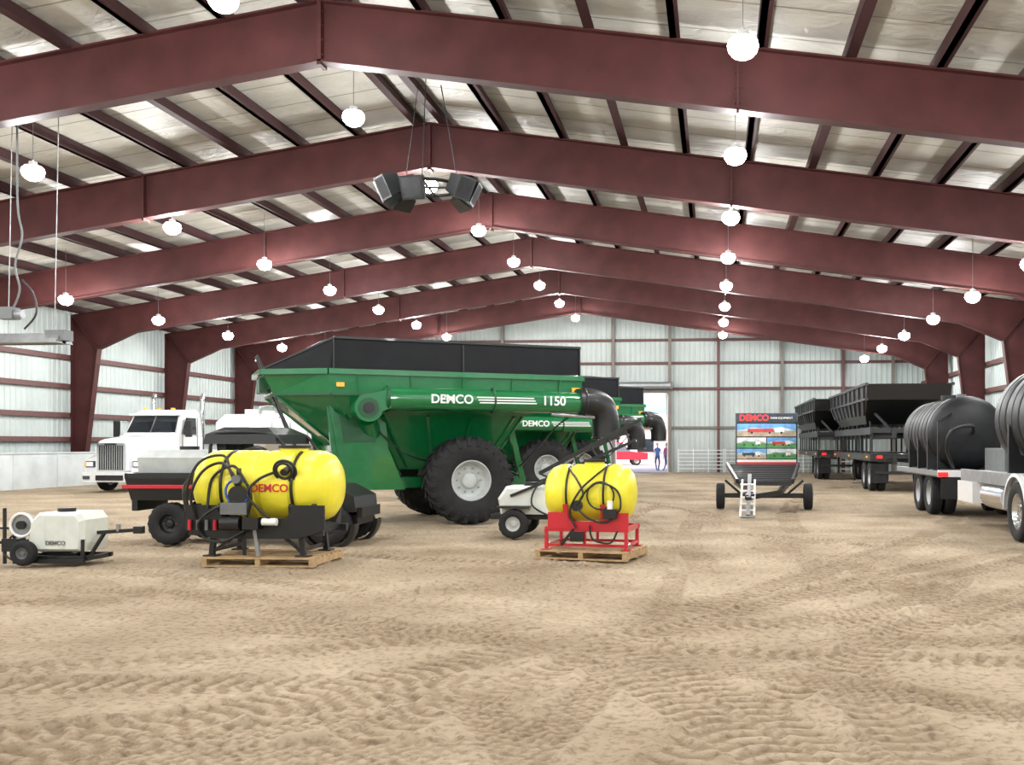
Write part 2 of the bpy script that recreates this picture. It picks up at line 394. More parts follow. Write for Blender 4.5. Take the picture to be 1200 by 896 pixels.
# ------------------------------------------------------------------ lamps
LP=440.
for (x,z) in ((-7.45,8.45),(-14.5,7.5),(.4,7.45),(-21.3,6.45),(7.75,6.15)):
    b=B(); top=roofz(x)-z
    b.lathe((0,0,.0),(0,0,1),[(-.18,.001),(-.175,.08),(-.14,.15),(-.07,.205),(.0,.225),(.07,.21),(.11,.17)],'bulb',24)
    b.lathe((0,0,.0),(0,0,1),[(.11,.175),(.13,.17),(.15,.09),(.22,.08),(.24,.02)],'decal',24)
    b.cyl((0,0,.22),(0,0,top),.007,'grey',n=5)
    pm_=b.mesh('pendant_lamp')
    for k in range(-3,8):
        y=14.3+5.4*k
        o=bpy.data.objects.new('pendant_lamp',pm_); scene.collection.objects.link(o); o.location=(x,y,z)
        l=bpy.data.lights.new('lamp_light','POINT'); l.energy=LP; l.shadow_soft_size=.1; l.color=(1,1,1)
        lo=bpy.data.objects.new('lamp_light',l); scene.collection.objects.link(lo); lo.parent=o; lo.location=(0,0,-.3)
# ------------------------------------------------------------------ grain cart
def cart(z=2.61):
    b=B()
    T=[(0,0),(5.46,0),(5.46,3.5),(0,3.5),(-1.18,2.7),(-1.18,.8)]
    T2=[(.05,.02),(5.42,.02),(5.42,3.48),(.05,3.48),(-.95,2.65),(-.95,.85)]
    T3=[(.35,.28),(4.15,.28),(4.15,3.22),(.35,3.22),(-.45,2.55),(-.45,.95)]
    Bt=[(1.35,1.15),(3.6,1.15),(3.6,2.35),(1.35,2.35),(.95,2.2),(.95,1.3)]
    R=lambda P,z:[(p[0],p[1],z) for p in P]
    b.loft([R(Bt,1.15),R(T3,2.3),R(T2,2.7),R(T,3.16)],'green',(True,False))
    for i in range(6):
        p,q=T[i],T[(i+1)%6]; b.bar((*p,3.15),(*q,3.15),.11,.11,'green')
        p,q=T2[i],T2[(i+1)%6]; b.bar((p[0],p[1],2.7),(q[0],q[1],2.7),.05,.05,'dgreen')
    top=[(.1,.04),(5.40,.04),(5.40,3.46),(.1,3.46),(-.05,2.6),(-.05,.9)]
    Ti=[(.03,.03),(5.43,.03),(5.43,3.47),(.03,3.47),(-1.14,2.67),(-1.14,.83)]
    crown=[(.6,1.5),(4.9,1.5),(4.9,2.0),(.6,2.0),(.5,1.9),(.5,1.6)]
    b.loft([R(Ti,3.2),R(top,3.82),R(crown,4.0)],'tarp',(False,True))
    for u in (.1,2.75,5.4): b.bar((u,.01,3.2),(u,.03,3.84),.03,.03,'black')
    b.bar((.1,.02,3.83),(5.42,.02,3.83),.05,.05,'black'); b.bar((-1.15,.84,3.22),(.1,.04,3.82),.04,.04,'black')
    for f in (.2,.45,.7,.95):
        for v0,v1 in ((.27,1.14),(3.23,2.36)):
            b.bar((.35+3.8*f,v0,2.29),(1.35+2.25*f,v1,1.2),.07,.06,'green')
    for f in (.1,.3,.5,.7,.9): b.bar((.05+5.37*f,.0,2.70),(.0+5.46*f,-.03,3.12),.05,.03,'green')
    for (p,q) in (((.35,.28,2.3),(1.35,1.15,1.15)),((4.15,.28,2.3),(3.6,1.15,1.15)),((-.95,.85,2.7),(-.45,.95,2.3)),((-.45,.95,2.3),(.95,1.3,1.15)),((-.95,2.65,2.7),(-.45,2.55,2.3)),((-.45,2.55,2.3),(.95,2.2,1.15))):
        b.bar(p,q,.06,.06,'green')
    for v in (.35,3.07):
        b.prism([(-.02,2.68),(1.15,2.68),(1.25,1.6),(1.6,.75),(.35,.75),(.1,1.6)],v,v+.07,'y','green')
        b.prism([(.25,2.4),(.95,2.4),(1.0,1.75),(.35,1.75)],v-.02,v-.005,'y','dgreen')
        b.bar((.05,v-.02,2.68),(.4,v-.02,.78),.06,.08,'green')
        b.bar((3.9,v+.2,2.35),(4.3,v+.4,.95),.1,.12,'green')
    b.bar((.3,.45,1.6),(.3,3.05,1.6),.1,.14,'green'); b.bar((1.0,.45,.95),(1.0,3.05,.95),.14,.18,'green')
    for v in (1.15,2.35): b.b2((.0,v-.08,.75),(4.5,v+.08,.98),'green')
    b.b2((2.75,.2,.82),(3.05,3.3,1.05),'green')
    for u in (.5,1.9,4.1): b.b2((u-.07,1.1,.78),(u+.07,2.4,.94),'green')
    b.bar((.05,1.2,.85),(-1.7,1.75,.62),.12,.18,'green'); b.bar((.05,2.3,.85),(-1.7,1.75,.62),.12,.18,'green')
    b.b2((-2.0,1.62,.5),(-1.6,1.88,.72),'black'); b.cyl((-1.3,1.5,.0),(-1.3,1.5,1.15),.05,'black',n=10); b.box((-1.3,1.5,.02),(.25,.25,.04),'black')
    for v in (.22,3.28): tyre(b,(2.9,v,.93),(0,-1 if v<1 else 1,0),.93,.80,.43,'ag','rim',24,10)
    v=-.24; dz=z-2.61
    b.cyl((1.05,v,z),(5.32,v,z-.01),.235,'green',n=28)
    for u in (1.1,3.3,5.25): b.torus((u,v,z),(1,0,0),.245,.025,'dgreen',n=28)
    for u in (1.6,3.4,4.9): b.bar((u,v+.1,z+.1),(u,.1,2.75),.08,.1,'green')
    b.cyl((.72,-.38,2.42+dz),(.72,.3,2.42+dz),.28,'green',n=24); b.cyl((.72,-.40,2.42+dz),(.72,-.37,2.42+dz),.20,'dgreen',n=24); b.cyl((.72,-.43,2.42+dz),(.72,-.39,2.42+dz),.11,'black',n=16)
    b.loft([[(.6,-.36,2.66+dz),(.6,.28,2.66+dz),(.6,.28,2.2+dz),(.6,-.36,2.2+dz)],[(1.15,-.42,2.8+dz),(1.15,-.06,2.8+dz),(1.15,-.06,2.42+dz),(1.15,-.42,2.42+dz)]],'green')
    b.cyl((.8,.3,2.2),(1.5,1.2,1.0),.2,'green',n=20)
    b.path([(5.25,v,z),(5.55,v,z+.01),(5.82,v,z-.10),(5.92,v,z-.42),(5.92,v,z-.80)],.30,'black',n=20,sub=5)
    b.torus((5.36,v,z),(1,0,0),.30,.03,'black'); b.torus((5.92,v,z-.78),(0,0,1),.30,.03,'black')
    b.cyl((4.6,v-.1,z-.27),(5.6,v-.1,z-.33),.035,'steel',n=8)
    b.text('DEMCO',.25,(2.38,v-.245,z),FRONT,'decal')
    b.text('1150',.27,(4.6,v-.245,z),FRONT,'decal')
    for k,d in enumerate((.055,0,-.055)): b.b2((2.9+.03*k,v-.246,z+d-.013),(4.15+.03*k,v-.236,z+d+.013),'decal')
    for vv in (.95,1.35): b.bar((-1.26,vv,3.5),(-.35,vv-.15,1.2),.04,.04,'black')
    for k in range(8):
        t=k/8; u=-1.26+.91*t; zz=3.4-2.3*t; b.cyl((u,.95-.15*t,zz),(u,1.35-.15*t,zz),.018,'black',n=6)
    b.path([(4.2,.6,1.2),(4.5,.3,1.6),(4.9,.1,2.1),(5.2,-.1,2.35)],.02,'black',n=6)
    b.path([(.9,.3,2.1),(1.6,.3,1.5),(2.4,.6,1.3),(3.6,.8,1.2),(4.4,1.2,1.0)],.018,'black',n=6)
    b.b2((5.2,-.03,2.84),(5.38,-.01,2.94),'amber'); b.b2((.15,-.03,2.85),(.3,-.01,2.93),'amber')
    b.b2((-.92,1.2,2.75),(-1.2,1.9,3.05),'dgreen')
    return b.build('grain_cart',bevel=.008)
RZ=math.radians(30.3)
c=cart(); c.location=(-7.65,18.88,0); c.rotation_euler=(0,0,RZ)
c2=cart(2.32); c2.location=(-7.78,29.0,0); c2.rotation_euler=(0,0,RZ)
dup(c,(-7.38,34.5,0))
# ------------------------------------------------------------------ pallets
def pallet(w,d):
    b=B()
    for k in range(7): 
        y=-d/2+.05+k*(d-.1)/6; b.b2((-w/2,y-.055,.105),(w/2,y+.055,.13),'wood')
    for x in (-w/2+.04,0,w/2-.04): b.b2((x-.035,-d/2,.02),(x+.035,d/2,.105),'wood')
    for y in (-d/2+.05,0,d/2-.05): b.b2((-w/2,y-.055,0),(w/2,y+.055,.02),'wood')
    return b
pallet(1.58,1.15).build('wooden_pallet',(-6.24,13.45,.02),.03); pallet(1.42,1.05).build('wooden_pallet',(-1.83,14.6,.02),-.22)
def tankprof(L,R,grooves):
    pr=[(-L/2,.001),(-L/2+.01,R*.35),(-L/2+.05,R*.68),(-L/2+.12,R*.88),(-L/2+.22,R*.98),(-L/2+.30,R)]
    for g in grooves: pr+=[(g-.06,R),(g-.04,R*.955),(g+.04,R*.955),(g+.06,R)]
    return pr+[(-h,r) for h,r in pr[:6][::-1]]
b=B(); zc=1.09;R=.5
b.lathe((-1.02,0,zc),(1,0,0),[(h+1.02,r) for h,r in tankprof(2.04,R,(-.5,0.0,.5))],'yellow',40)
b.cyl((.35,0,zc+.44),(.35,0,zc+.54),.2,'yellow',n=24); b.cyl((.35,0,zc+.53),(.35,0,zc+.57),.22,'black',n=24)
for x in (-.5,.5): b.torus((x,0,zc),(1,0,0),R*.975,.022,'black',n=40,k=6)
b.text('DEMCO',.15,(.20,-R-.004,zc-.02),FRONT,'red')
for x in (-.82,-.5,.5,.82):
    b.prism([(-.46,.86),(-.40,.70),(-.24,.55),(.24,.55),(.40,.70),(.46,.86),(.5,.82),(.44,.45),(-.44,.45),(-.5,.82)],x-.035,x+.035,'x','black')
for y in (-.45,.45): b.b2((-.95,y-.04,.42),(.95,y+.04,.52),'black')
b.prism([(-.98,.84),(-.55,.84),(-.45,.66),(.45,.66),(.55,.84),(.98,.84),(.98,.5),(.6,.38),(-.6,.38),(-.98,.5)],-.52,-.49,'y','black')
for x in (-.62,.62):
    for y in (-.42,.42):
        b.bar((x,y,.45),(x*1.05,y,.14),.07,.07,'black'); b.b2((x*1.05-.09,y-.09,.13),(x*1.05+.09,y+.09,.15),'black')
    b.bar((x,-.42,.22),(x,.42,.22),.05,.05,'black')
b.bar((-.62,-.42,.2),(-.25,-.42,.46),.04,.04,'black');b.bar((.62,-.42,.2),(.3,-.42,.46),.04,.04,'black')
b.bar((.05,-.5,.15),(.0,-.5,.5),.05,.05,'steel'); b.bar((-.15,-.5,.15),(-.15,-.5,.5),.04,.04,'black')
b.bar((-.2,-.56,.9),(-.2,-.56,1.35),.05,.05,'black')
b.cyl((-.2,-.62,.98),(-.2,-.52,.98),.13,'black',n=18); b.torus((-.2,-.6,1.03),(0,1,0),.17,.018,'blue')
b.cyl((-.2,-.66,1.2),(-.2,-.54,1.2),.06,'grey'); b.b2((-.42,-.66,.72),(-.05,-.54,.88),'grey')
b.cyl((-.42,-.6,.6),(-.15,-.6,.6),.1,'black',n=16); b.b2((-.1,-.68,.52),(.12,-.54,.68),'black'); b.cyl((.15,-.6,.62),(.35,-.6,.62),.05,'decal')
for pts in ([(-.9,-.45,.6),(-.98,-.5,1.0),(-.8,-.5,1.42),(-.5,-.4,1.52),(-.35,-.5,1.3),(-.22,-.6,1.1)],
            [(-.2,-.6,.9),(-.5,-.65,.8),(-.75,-.6,.6),(-.7,-.55,.4),(-.4,-.6,.35),(-.1,-.6,.5)],
            [(.3,-.5,1.3),(.1,-.6,1.2),(-.05,-.64,1.0),(.1,-.62,.8),(.3,-.6,.62)],
            [(-.95,-.2,1.3),(-1.06,-.4,1.1),(-1.0,-.45,.75),(-.85,-.5,.5)],
            [(-.8,-.5,.55),(-.86,-.6,.95),(-.7,-.6,1.3),(-.45,-.55,1.42),(-.25,-.6,1.25)],
            [(-.1,-.6,.6),(.0,-.62,.95),(-.12,-.64,1.25),(-.3,-.58,1.38),(-.6,-.52,1.2),(-.65,-.55,.8)]):
    b.path(pts,.02,'black',n=8)
b.torus((.42,-.50,zc+.22),(0,-1,-.35),.15,.022,'black'); b.torus((.42,-.53,zc+.22),(0,-1,-.35),.11,.02,'black')
b.cyl((.42,-.36,zc+.25),(.42,-.54,zc+.2),.05,'black')
for k in range(6): b.cyl((-.9+.12*k,-.56,.50),(-.9+.12*k,-.56,.64),.025,'red' if k%3==0 else 'grey',n=8)
b.build('mounted_field_sprayer',(-6.3,13.45,.02),.02,bevel=.004)
b=B(); zc=.95;R=.43
b.lathe((-.69,0,zc),(1,0,0),[(h+.69,r) for h,r in tankprof(1.38,R,(-.28,.28))],'yellow',40)
b.cyl((.05,0,zc+.38),(.05,0,zc+.47),.15,'yellow',n=24); b.cyl((.05,0,zc+.46),(.05,0,zc+.50),.165,'black',n=24)
for x in (-.28,.28):
    b.torus((x,0,zc),(1,0,0),R*.975,.018,'black',n=40,k=6)
    b.prism([(-.42,.80),(-.34,.64),(-.2,.52),(.2,.52),(.34,.64),(.42,.80),(.46,.8),(.40,.46),(-.40,.46),(-.46,.8)],x-.035,x+.035,'x','red')
b.prism([(-.55,.68),(-.3,.68),(-.2,.55),(.25,.55),(.35,.68),(.66,.68),(.66,.44),(-.55,.44)],-.44,-.42,'y','red')
for y in (-.4,.4):
    b.b2((-.6,y-.03,.40),(.66,y+.03,.47),'red')
    for x in (-.58,.62): b.bar((x,y,.44),(x,y,.14),.05,.05,'red'); b.b2((x-.07,y-.07,.13),(x+.07,y+.07,.145),'red')
    b.b2((-.58,y-.02,.18),(.62,y+.02,.22),'red'); b.bar((0,y,.2),(0,y,.44),.04,.04,'red')
for x in (-.58,.62): b.b2((x-.02,-.4,.18),(x+.02,.4,.22),'red'); b.b2((x-.03,-.4,.4),(x+.03,.4,.47),'red')
b.bar((-.35,-.42,.2),(-.15,-.42,.45),.04,.04,'black'); b.b2((-.2,-.5,.26),(.0,-.42,.4),'black')
b.cyl((-.1,-.5,.78),(-.1,-.42,.78),.08,'black'); b.b2((.3,-.54,.6),(.5,-.42,.74),'black'); b.cyl((.4,-.5,.74),(.4,-.5,.86),.04,'decal')
for pts in ([(-.1,-.48,.78),(.05,-.52,1.0),(.25,-.5,1.12),(.5,-.46,1.0),(.55,-.48,.75),(.4,-.5,.62)],
            [(-.1,-.48,.75),(.1,-.54,.6),(.35,-.5,.55),(.5,-.48,.7)],[(-.28,-.25,1.32),(-.1,-.45,1.15),(.0,-.5,.95),(-.1,-.5,.8)],
            [(.1,-.5,.5),(.15,-.5,.3),(.4,-.48,.25),(.5,-.46,.42)],[(.28,-.2,1.34),(.15,-.44,1.2),(-.05,-.5,1.0),(-.2,-.5,.7),(-.1,-.5,.45)]):
    b.path(pts,.016,'black',n=8)
b.torus((.25,-.46,.93),(0,1,0),.2,.013,'black')
b.build('mounted_field_sprayer',(-1.85,14.62,.02),-.12,bevel=.004)
# ------------------------------------------------------------------ white spot sprayer (left)
b=B()
prof=[(-.36,.18),(.42,.18),(.44,.3),(.44,.62),(.36,.72),(-.22,.72),(-.34,.6),(-.38,.3)]
ins=lambda P,s,cx,cz:[((x-cx)*s+cx,(z-cz)*s+cz) for x,z in P]
b.loft([[(x,-.34,z) for x,z in ins(prof,.86,0,.45)],[(x,-.28,z) for x,z in prof],[(x,.28,z) for x,z in prof],[(x,.34,z) for x,z in ins(prof,.86,0,.45)]],'poly')
for x in (-.12,.14): b.b2((x-.02,-.345,.22),(x+.02,-.33,.66),'poly')
b.cyl((0,0,.71),(0,0,.77),.12,'black'); b.b2((-.55,-.3,.06),(.5,-.24,.12),'black'); b.b2((-.55,.24,.06),(.5,.3,.12),'black')
for x in(-.5,0,.45): b.b2((x-.03,-.3,.05),(x+.03,.3,.11),'black')
for x in (-.38,.42): b.b2((x-.02,-.33,.1),(x+.02,-.3,.35),'black')
b.b2((-.45,-.36,.02),(.45,-.3,.08),'black')
b.bar((.45,0,.42),(1.02,0,.46),.05,.05,'black'); b.bar((.45,-.2,.1),(.55,0,.42),.04,.04,'black'); b.box((1.05,0,.46),(.12,.1,.1),'black'); b.cyl((.75,0,.44),(.75,0,.54),.03,'steel')
b.cyl((-.45,-.3,.55),(-.45,-.22,.55),.16,'steel',n=24); b.torus((-.45,-.32,.55),(0,1,0),.16,.02,'decal'); b.cyl((-.45,-.36,.55),(-.45,-.3,.55),.06,'black')
b.cyl((-.42,.1,.5),(-.42,.35,.5),.14,'steel',n=24)
for x,h in ((-.86,.72),(-.74,.78),(-.6,.66)): b.bar((x,-.25,.0),(x,-.25,h),.035,.035,'black')
b.bar((-.9,-.25,.3),(-.4,-.25,.3),.04,.04,'black'); b.bar((-.9,-.25,.5),(-.55,-.25,.5),.03,.03,'black'); b.b2((-.72,-.35,.18),(-.5,-.15,.36),'black')
for s in (-1,1): tyre(b,(-.35,s*.42,.17),(0,s,0),.17,.14,.08,'road','grey',bolts=4)
b.path([(-.6,-.3,.4),(-.7,-.35,.2),(-.5,-.38,.06),(-.3,-.38,.2)],.014,'black')
b.text('DEMCO',.08,(.05,-.348,.3),FRONT,'grey')
b.build('spot_sprayer',(-9.2,13.2,.02),.05,bevel=.006)
# ------------------------------------------------------------------ utility vehicle
b=B()
for x in (-1.35,1.35):
    for y in (-.62,.62): tyre(b,(x,y,.35),(0,1 if y>0 else -1,0),.35,.28,.17,'knob','black',18,4)
b.b2((-1.7,-.42,.32),(1.75,.42,.5),'black')
b.cyl((-1.35,-.6,.35),(-1.35,.6,.35),.04,'steel'); b.cyl((1.35,-.6,.35),(1.35,.6,.35),.04,'steel')
b.loft([[(-2.0,-.7,.74),(-.65,-.7,.74),(-.65,.7,.74),(-2.0,.7,.74)],[(-2.08,-.76,1.12),(-.62,-.76,1.12),(-.62,.76,1.12),(-2.08,.76,1.12)]],'black')
b.b2((-2.1,-.78,.94),(-.6,-.74,1.0),'red'); b.b2((-2.12,-.77,.94),(-2.07,.77,1.0),'red')
b.b2((-2.08,-.76,1.1),(-.62,-.70,1.2),'black'); b.b2((-2.08,.70,1.1),(-.62,.76,1.2),'black'); b.b2((-2.08,-.76,1.1),(-2.02,.76,1.2),'black'); b.b2((-.68,-.76,1.1),(-.62,.76,1.5),'black')
b.loft([[(-1.95,-.55,1.12),(-.75,-.55,1.12),(-.75,.55,1.12),(-1.95,.55,1.12)],[(-1.95,-.6,1.45),(-.75,-.6,1.45),(-.75,.6,1.45),(-1.95,.6,1.45)],[(-1.8,-.5,1.58),(-.9,-.5,1.58),(-.9,.5,1.58),(-1.8,.5,1.58)]],'rim')
b.cyl((-1.35,0,1.57),(-1.35,0,1.64),.16,'black',n=20); b.b2((-2.1,-.5,.55),(-2.0,.5,.8),'black')
b.b2((-.6,-.7,.42),(.9,.7,.55),'black')
for y in (-.33,.33):
    b.b2((-.45,y-.26,.55),(.1,y+.26,.85),'black'); b.loft([[(-.5,y-.24,.8),(-.36,y-.24,.8),(-.36,y+.24,.8),(-.5,y+.24,.8)],[(-.62,y-.22,1.75),(-.46,y-.22,1.75),(-.46,y+.22,1.75),(-.62,y+.22,1.75)]],'black')
for y in (-.68,.68):
    b.path([(-.62,y,.55),(-.66,y,1.2),(-.62,y,1.78),(-.4,y,1.87),(.35,y,1.85),(.6,y,1.65),(.95,y,1.05)],.03,'black',sub=3)
b.loft([[(-.75,-.74,1.68),(.5,-.74,1.68),(.5,.74,1.68),(-.75,.74,1.68)],[(-.72,-.72,1.84),(.46,-.72,1.84),(.46,.72,1.84),(-.72,.72,1.84)],[(-.5,-.5,1.96),(.25,-.5,1.96),(.25,.5,1.96),(-.5,.5,1.96)]],'black')
b.prism([(.85,.5),(.9,1.05),(1.4,.98),(1.75,.8),(1.78,.55)],-.60,.60,'y','black')
for y in (-.62,.62):
    b.lathe((1.35,y-.12,.36),(0,1,0),[(0,.40),(.0,.46),(.24,.46),(.24,.40)],'black',20,True,0,pi)
b.b2((1.76,-.5,.45),(1.86,.5,.62),'black'); b.torus((.55,-.33,1.1),(-.6,0,.8),.17,.015,'black')
b.path([(-.3,-.75,1.3),(-.1,-.8,1.5),(.2,-.75,1.6),(.45,-.7,1.4),(.3,-.78,1.2)],.05,'black')
b.build('utility_vehicle',(-7.75,16.35,.02),.04,bevel=.01)
# ------------------------------------------------------------------ trailed boom sprayer
b=B()
prof=[(-.5,.42),(.5,.42),(.55,.55),(.5,.86),(.2,.92),(-.4,.92),(-.55,.7)]
b.loft([[(x*.9,-.42,.44+(z-.44)*.9) for x,z in prof],[(x,-.34,z) for x,z in prof],[(x,.34,z) for x,z in prof],[(x*.9,.42,.44+(z-.44)*.9) for x,z in prof]],'poly')
b.cyl((0,0,.91),(0,0,.98),.14,'black'); b.b2((-.7,-.3,.32),(.7,.3,.41),'black')
for s in (-1,1): tyre(b,(-.22,s*.55,.26),(0,s,0),.26,.2,.13,'knob','rim',16,4); b.box((-.22,s*.55,.56),(.6,.22,.04),'black')
b.cyl((-.22,-.55,.26),(-.22,.55,.26),.03,'steel')
b.bar((.6,-.1,.4),(.6,-.1,1.35),.06,.06,'black'); b.bar((.6,.2,.4),(.6,.2,1.35),.06,.06,'black'); b.b2((.5,-.5,.9),(.6,.5,1.05),'black')
b.bar((.2,-.3,1.15),(2.05,-.35,2.12),.06,.07,'black'); b.bar((.2,-.3,1.0),(1.95,-.35,1.75),.05,.05,'black')
for k in range(6): 
    t=k/6; b.bar((.2+1.85*t,-.31,1.15+.97*t),(.2+1.75*(t+.1),-.31,1.0+.75*(t+.1)),.03,.03,'black')
b.bar((.2,.4,1.2),(1.7,.5,1.9),.06,.06,'black'); b.bar((.6,-.1,1.3),(1.3,-.3,1.75),.04,.04,'steel')
b.bar((-.3,-.45,.75),(.7,-.45,1.15),.04,.05,'black')
b.path([(.6,-.3,1.2),(.2,-.45,.95),(.1,-.5,.6),(.4,-.45,.4)],.018,'black')
b.build('boom_sprayer_trailer',(-3.35,17.75,.02),.0,bevel=.005)
# ------------------------------------------------------------------ semi truck (faces -Y)
b=B()
for x in (-.95,.95): tyre(b,(x,1.35,.52),(1 if x>0 else -1,0,0),.52,.3,.3,'road','chrome',bolts=10)
for y in (5.9,7.2):
    for x in (-.78,-1.06,.78,1.06): tyre(b,(x,y,.52),(1 if x>0 else -1,0,0),.52,.27,.3,'road','chrome',bolts=10)
for x in (-.42,.42): b.b2((x-.06,.4,.62),(x+.06,8.,.88),'black')
def hr(y,w,z1,zs,z0=.75): return [(-w,y,z0),(w,y,z0),(w,y,zs),(w*.86,y,z1-.06),(w*.6,y,z1),(-w*.6,y,z1),(-w*.86,y,z1-.06),(-w,y,zs)]
b.loft([hr(.12,.60,1.78,1.6),hr(.3,.66,1.86,1.65),hr(1.3,.80,1.96,1.72),hr(2.45,.98,2.08,1.8)],'white')
for s in (-1,1):
    b.loft([[(s*.62,.25,.72),(s*1.16,.35,.72),(s*1.16,.35,1.1),(s*.62,.25,1.28)],[(s*.66,.8,1.1),(s*1.2,.8,1.12),(s*1.17,.8,1.28),(s*.7,.8,1.45)],
            [(s*.70,1.4,1.12),(s*1.21,1.4,1.14),(s*1.18,1.4,1.32),(s*.8,1.4,1.5)],[(s*.78,2.1,.85),(s*1.2,2.1,.85),(s*1.17,2.1,1.15),(s*.9,2.1,1.4)]],'white')
    b.box((s*.88,.27,.98),(.36,.1,.22),'glass',(0,0,s*.15)); b.box((s*.88,.22,.98),(.26,.06,.15),'decal',(0,0,s*.15)); b.box((s*1.08,.28,.98),(.07,.08,.15),'amber')
b.b2((-.52,.04,.72),(.52,.14,1.72),'chrome'); b.b2((-.45,.02,.78),(.45,.08,1.64),'black')
for k in range(11): b.b2((-.43+.083*k,.0,.79),(-.405+.083*k,.05,1.63),'chrome')
b.b2((-.2,.0,1.65),(.2,.05,1.72),'black')
b.loft([[(-1.18,.35,.36),(-1.0,.0,.36),(1.0,.0,.36),(1.18,.35,.36),(1.1,.4,.36),(-1.1,.4,.36)],[(-1.2,.33,.72),(-1.0,-.04,.72),(1.0,-.04,.72),(1.2,.33,.72),(1.1,.4,.72),(-1.1,.4,.72)]],'white')
b.b2((-.5,-.06,.42),(.5,.0,.6),'black'); 
for s in (-1,1): b.b2((s*.85-.12,-.06,.46),(s*.85+.12,.0,.58),'glass')
def cr(y,w,z0,z1): return [(-w,y,z0),(w,y,z0),(w,y,z1-.1),(w-.12,y,z1),(-w+.12,y,z1),(-w,y,z1-.1)]
b.loft([cr(2.3,1.0,.8,2.1),cr(2.45,1.08,.8,2.12)],'white'); b.loft([cr(2.45,1.1,.75,2.05),cr(4.15,1.12,.75,2.05)],'white')
b.loft([[(-1.05,2.5,2.0),(1.05,2.5,2.0),(1.1,4.15,2.0),(-1.1,4.15,2.0)],[(-.95,2.95,2.82),(.95,2.95,2.82),(1.0,4.15,2.86),(-1.0,4.15,2.86)],[(-.8,3.2,2.98),(.8,3.2,2.98),(.85,4.1,3.02),(-.85,4.1,3.02)]],'white')
b.loft([[(-.95,2.47,2.06),(-.03,2.44,2.06),(-.03,2.86,2.72),(-.86,2.89,2.72)],[(-.95,2.45,2.08),(-.03,2.42,2.08),(-.03,2.84,2.74),(-.86,2.87,2.74)]],'glass')
b.loft([[(.95,2.47,2.06),(.03,2.44,2.06),(.03,2.86,2.72),(.86,2.89,2.72)],[(.95,2.45,2.08),(.03,2.42,2.08),(.03,2.84,2.74),(.86,2.87,2.74)]],'glass')
b.b2((-.95,2.62,2.76),(.95,2.95,2.82),'white')
for s in (-1,1):
    b.prism([(2.75,2.05),(3.7,2.05),(3.65,2.68),(3.05,2.68)],s*1.07,s*1.125,'x','glass')
    b.b2((s*1.12-.01,2.7,.85),(s*1.12+.015,2.72,2.0),'grey'); b.b2((s*1.12-.01,3.75,.85),(s*1.12+.015,3.77,2.7),'grey'); b.b2((s*1.14-.02,3.55,1.55),(s*1.14+.02,3.7,1.6),'chrome')
    b.b2((s*1.42-.1,2.55,1.95),(s*1.42+.1,2.68,2.55),'black'); b.bar((s*1.1,2.75,2.55),(s*1.42,2.62,2.5),.03,.03,'chrome'); b.bar((s*1.1,2.75,2.0),(s*1.42,2.62,2.0),.03,.03,'chrome')
    b.cyl((s*1.0,4.35,.9),(s*1.0,4.35,3.45),.09,'chrome',n=16); b.cyl((s*1.0,4.35,3.45),(s*1.0,4.45,3.65),.085,'chrome',n=16)
    b.cyl((s*.95,2.9,.62),(s*.95,4.4,.62),.3,'chrome',n=24)
    b.box((s*.55,3.05,3.02),(.1,.14,.06),'amber')
    for yy in (2.6,3.6): b.b2((s*1.2-.1,yy,.4),(s*1.2+.05,yy+.35,.44),'steel')
b.box((0,3.05,3.02),(.1,.14,.06),'amber')
b.lathe((0,6.55,.52),(1,0,0),[(-1.2,.56),(-1.2,.62),(1.2,.62),(1.2,.56)],'black',20,True,-pi,0)
b.b2((-.5,6.1,.9),(.5,7.0,1.1),'black')
b.build('semi_truck',(-21.0,32.4,0.01),0,bevel=.012)
def tender():
    b=B(); L=9.
    def ring(y,w,zt,zm,zb,wb): return [(-wb,y,zb),(wb,y,zb),(w,y,zm),(w*.97,y,zt-.35),(w*.6,y,zt),(-w*.6,y,zt),(-w*.97,y,zt-.35),(-w,y,zm)]
    b.loft([ring(0,.9,2.55,1.7,1.5,.6),ring(.5,1.2,3.0,1.7,1.2,.5),ring(4.2,1.25,3.15,1.7,1.1,.5),ring(7.8,1.2,2.95,1.7,1.2,.5),ring(8.6,.9,2.4,1.7,1.5,.6)],'white')
    for y in (1.5,3.2,5,6.7): b.cyl((0,y,2.95),(0,y,3.25),.3,'rim',n=20)
    for y in (.9,2.8,4.7,6.6): b.bar((1.27,y,1.7),(1.24,y,2.75),.06,.05,'rim')
    for x in (-.5,.5): b.b2((x-.06,.0,.95),(x+.06,L,1.15),'black')
    for y in (.6,3,5.5,8): b.bar((.55,y,1.15),(1.0,y,1.75),.08,.08,'black'); b.bar((-.55,y,1.15),(-1.0,y,1.75),.08,.08,'black')
    b.path([(1.0,.3,2.9),(1.05,.1,3.3),(1.05,2,3.4),(1.05,7.5,3.3),(1.0,8,2.9)],.025,'rim',n=6,sub=2)
    for s in (-1,1):
        for y in (L-.9,L-2.2):
            for dx in (0,-.3): tyre(b,(s*(1.08+dx),y,.5),(s,0,0),.5,.26,.28,'road','chrome',bolts=8)
        b.bar((s*.7,1.6,.95),(s*.7,1.6,.02),.08,.08,'steel')
    return b.build('tender_trailer',(-20.9,41.2,0.01),0,bevel=.008)
tender()
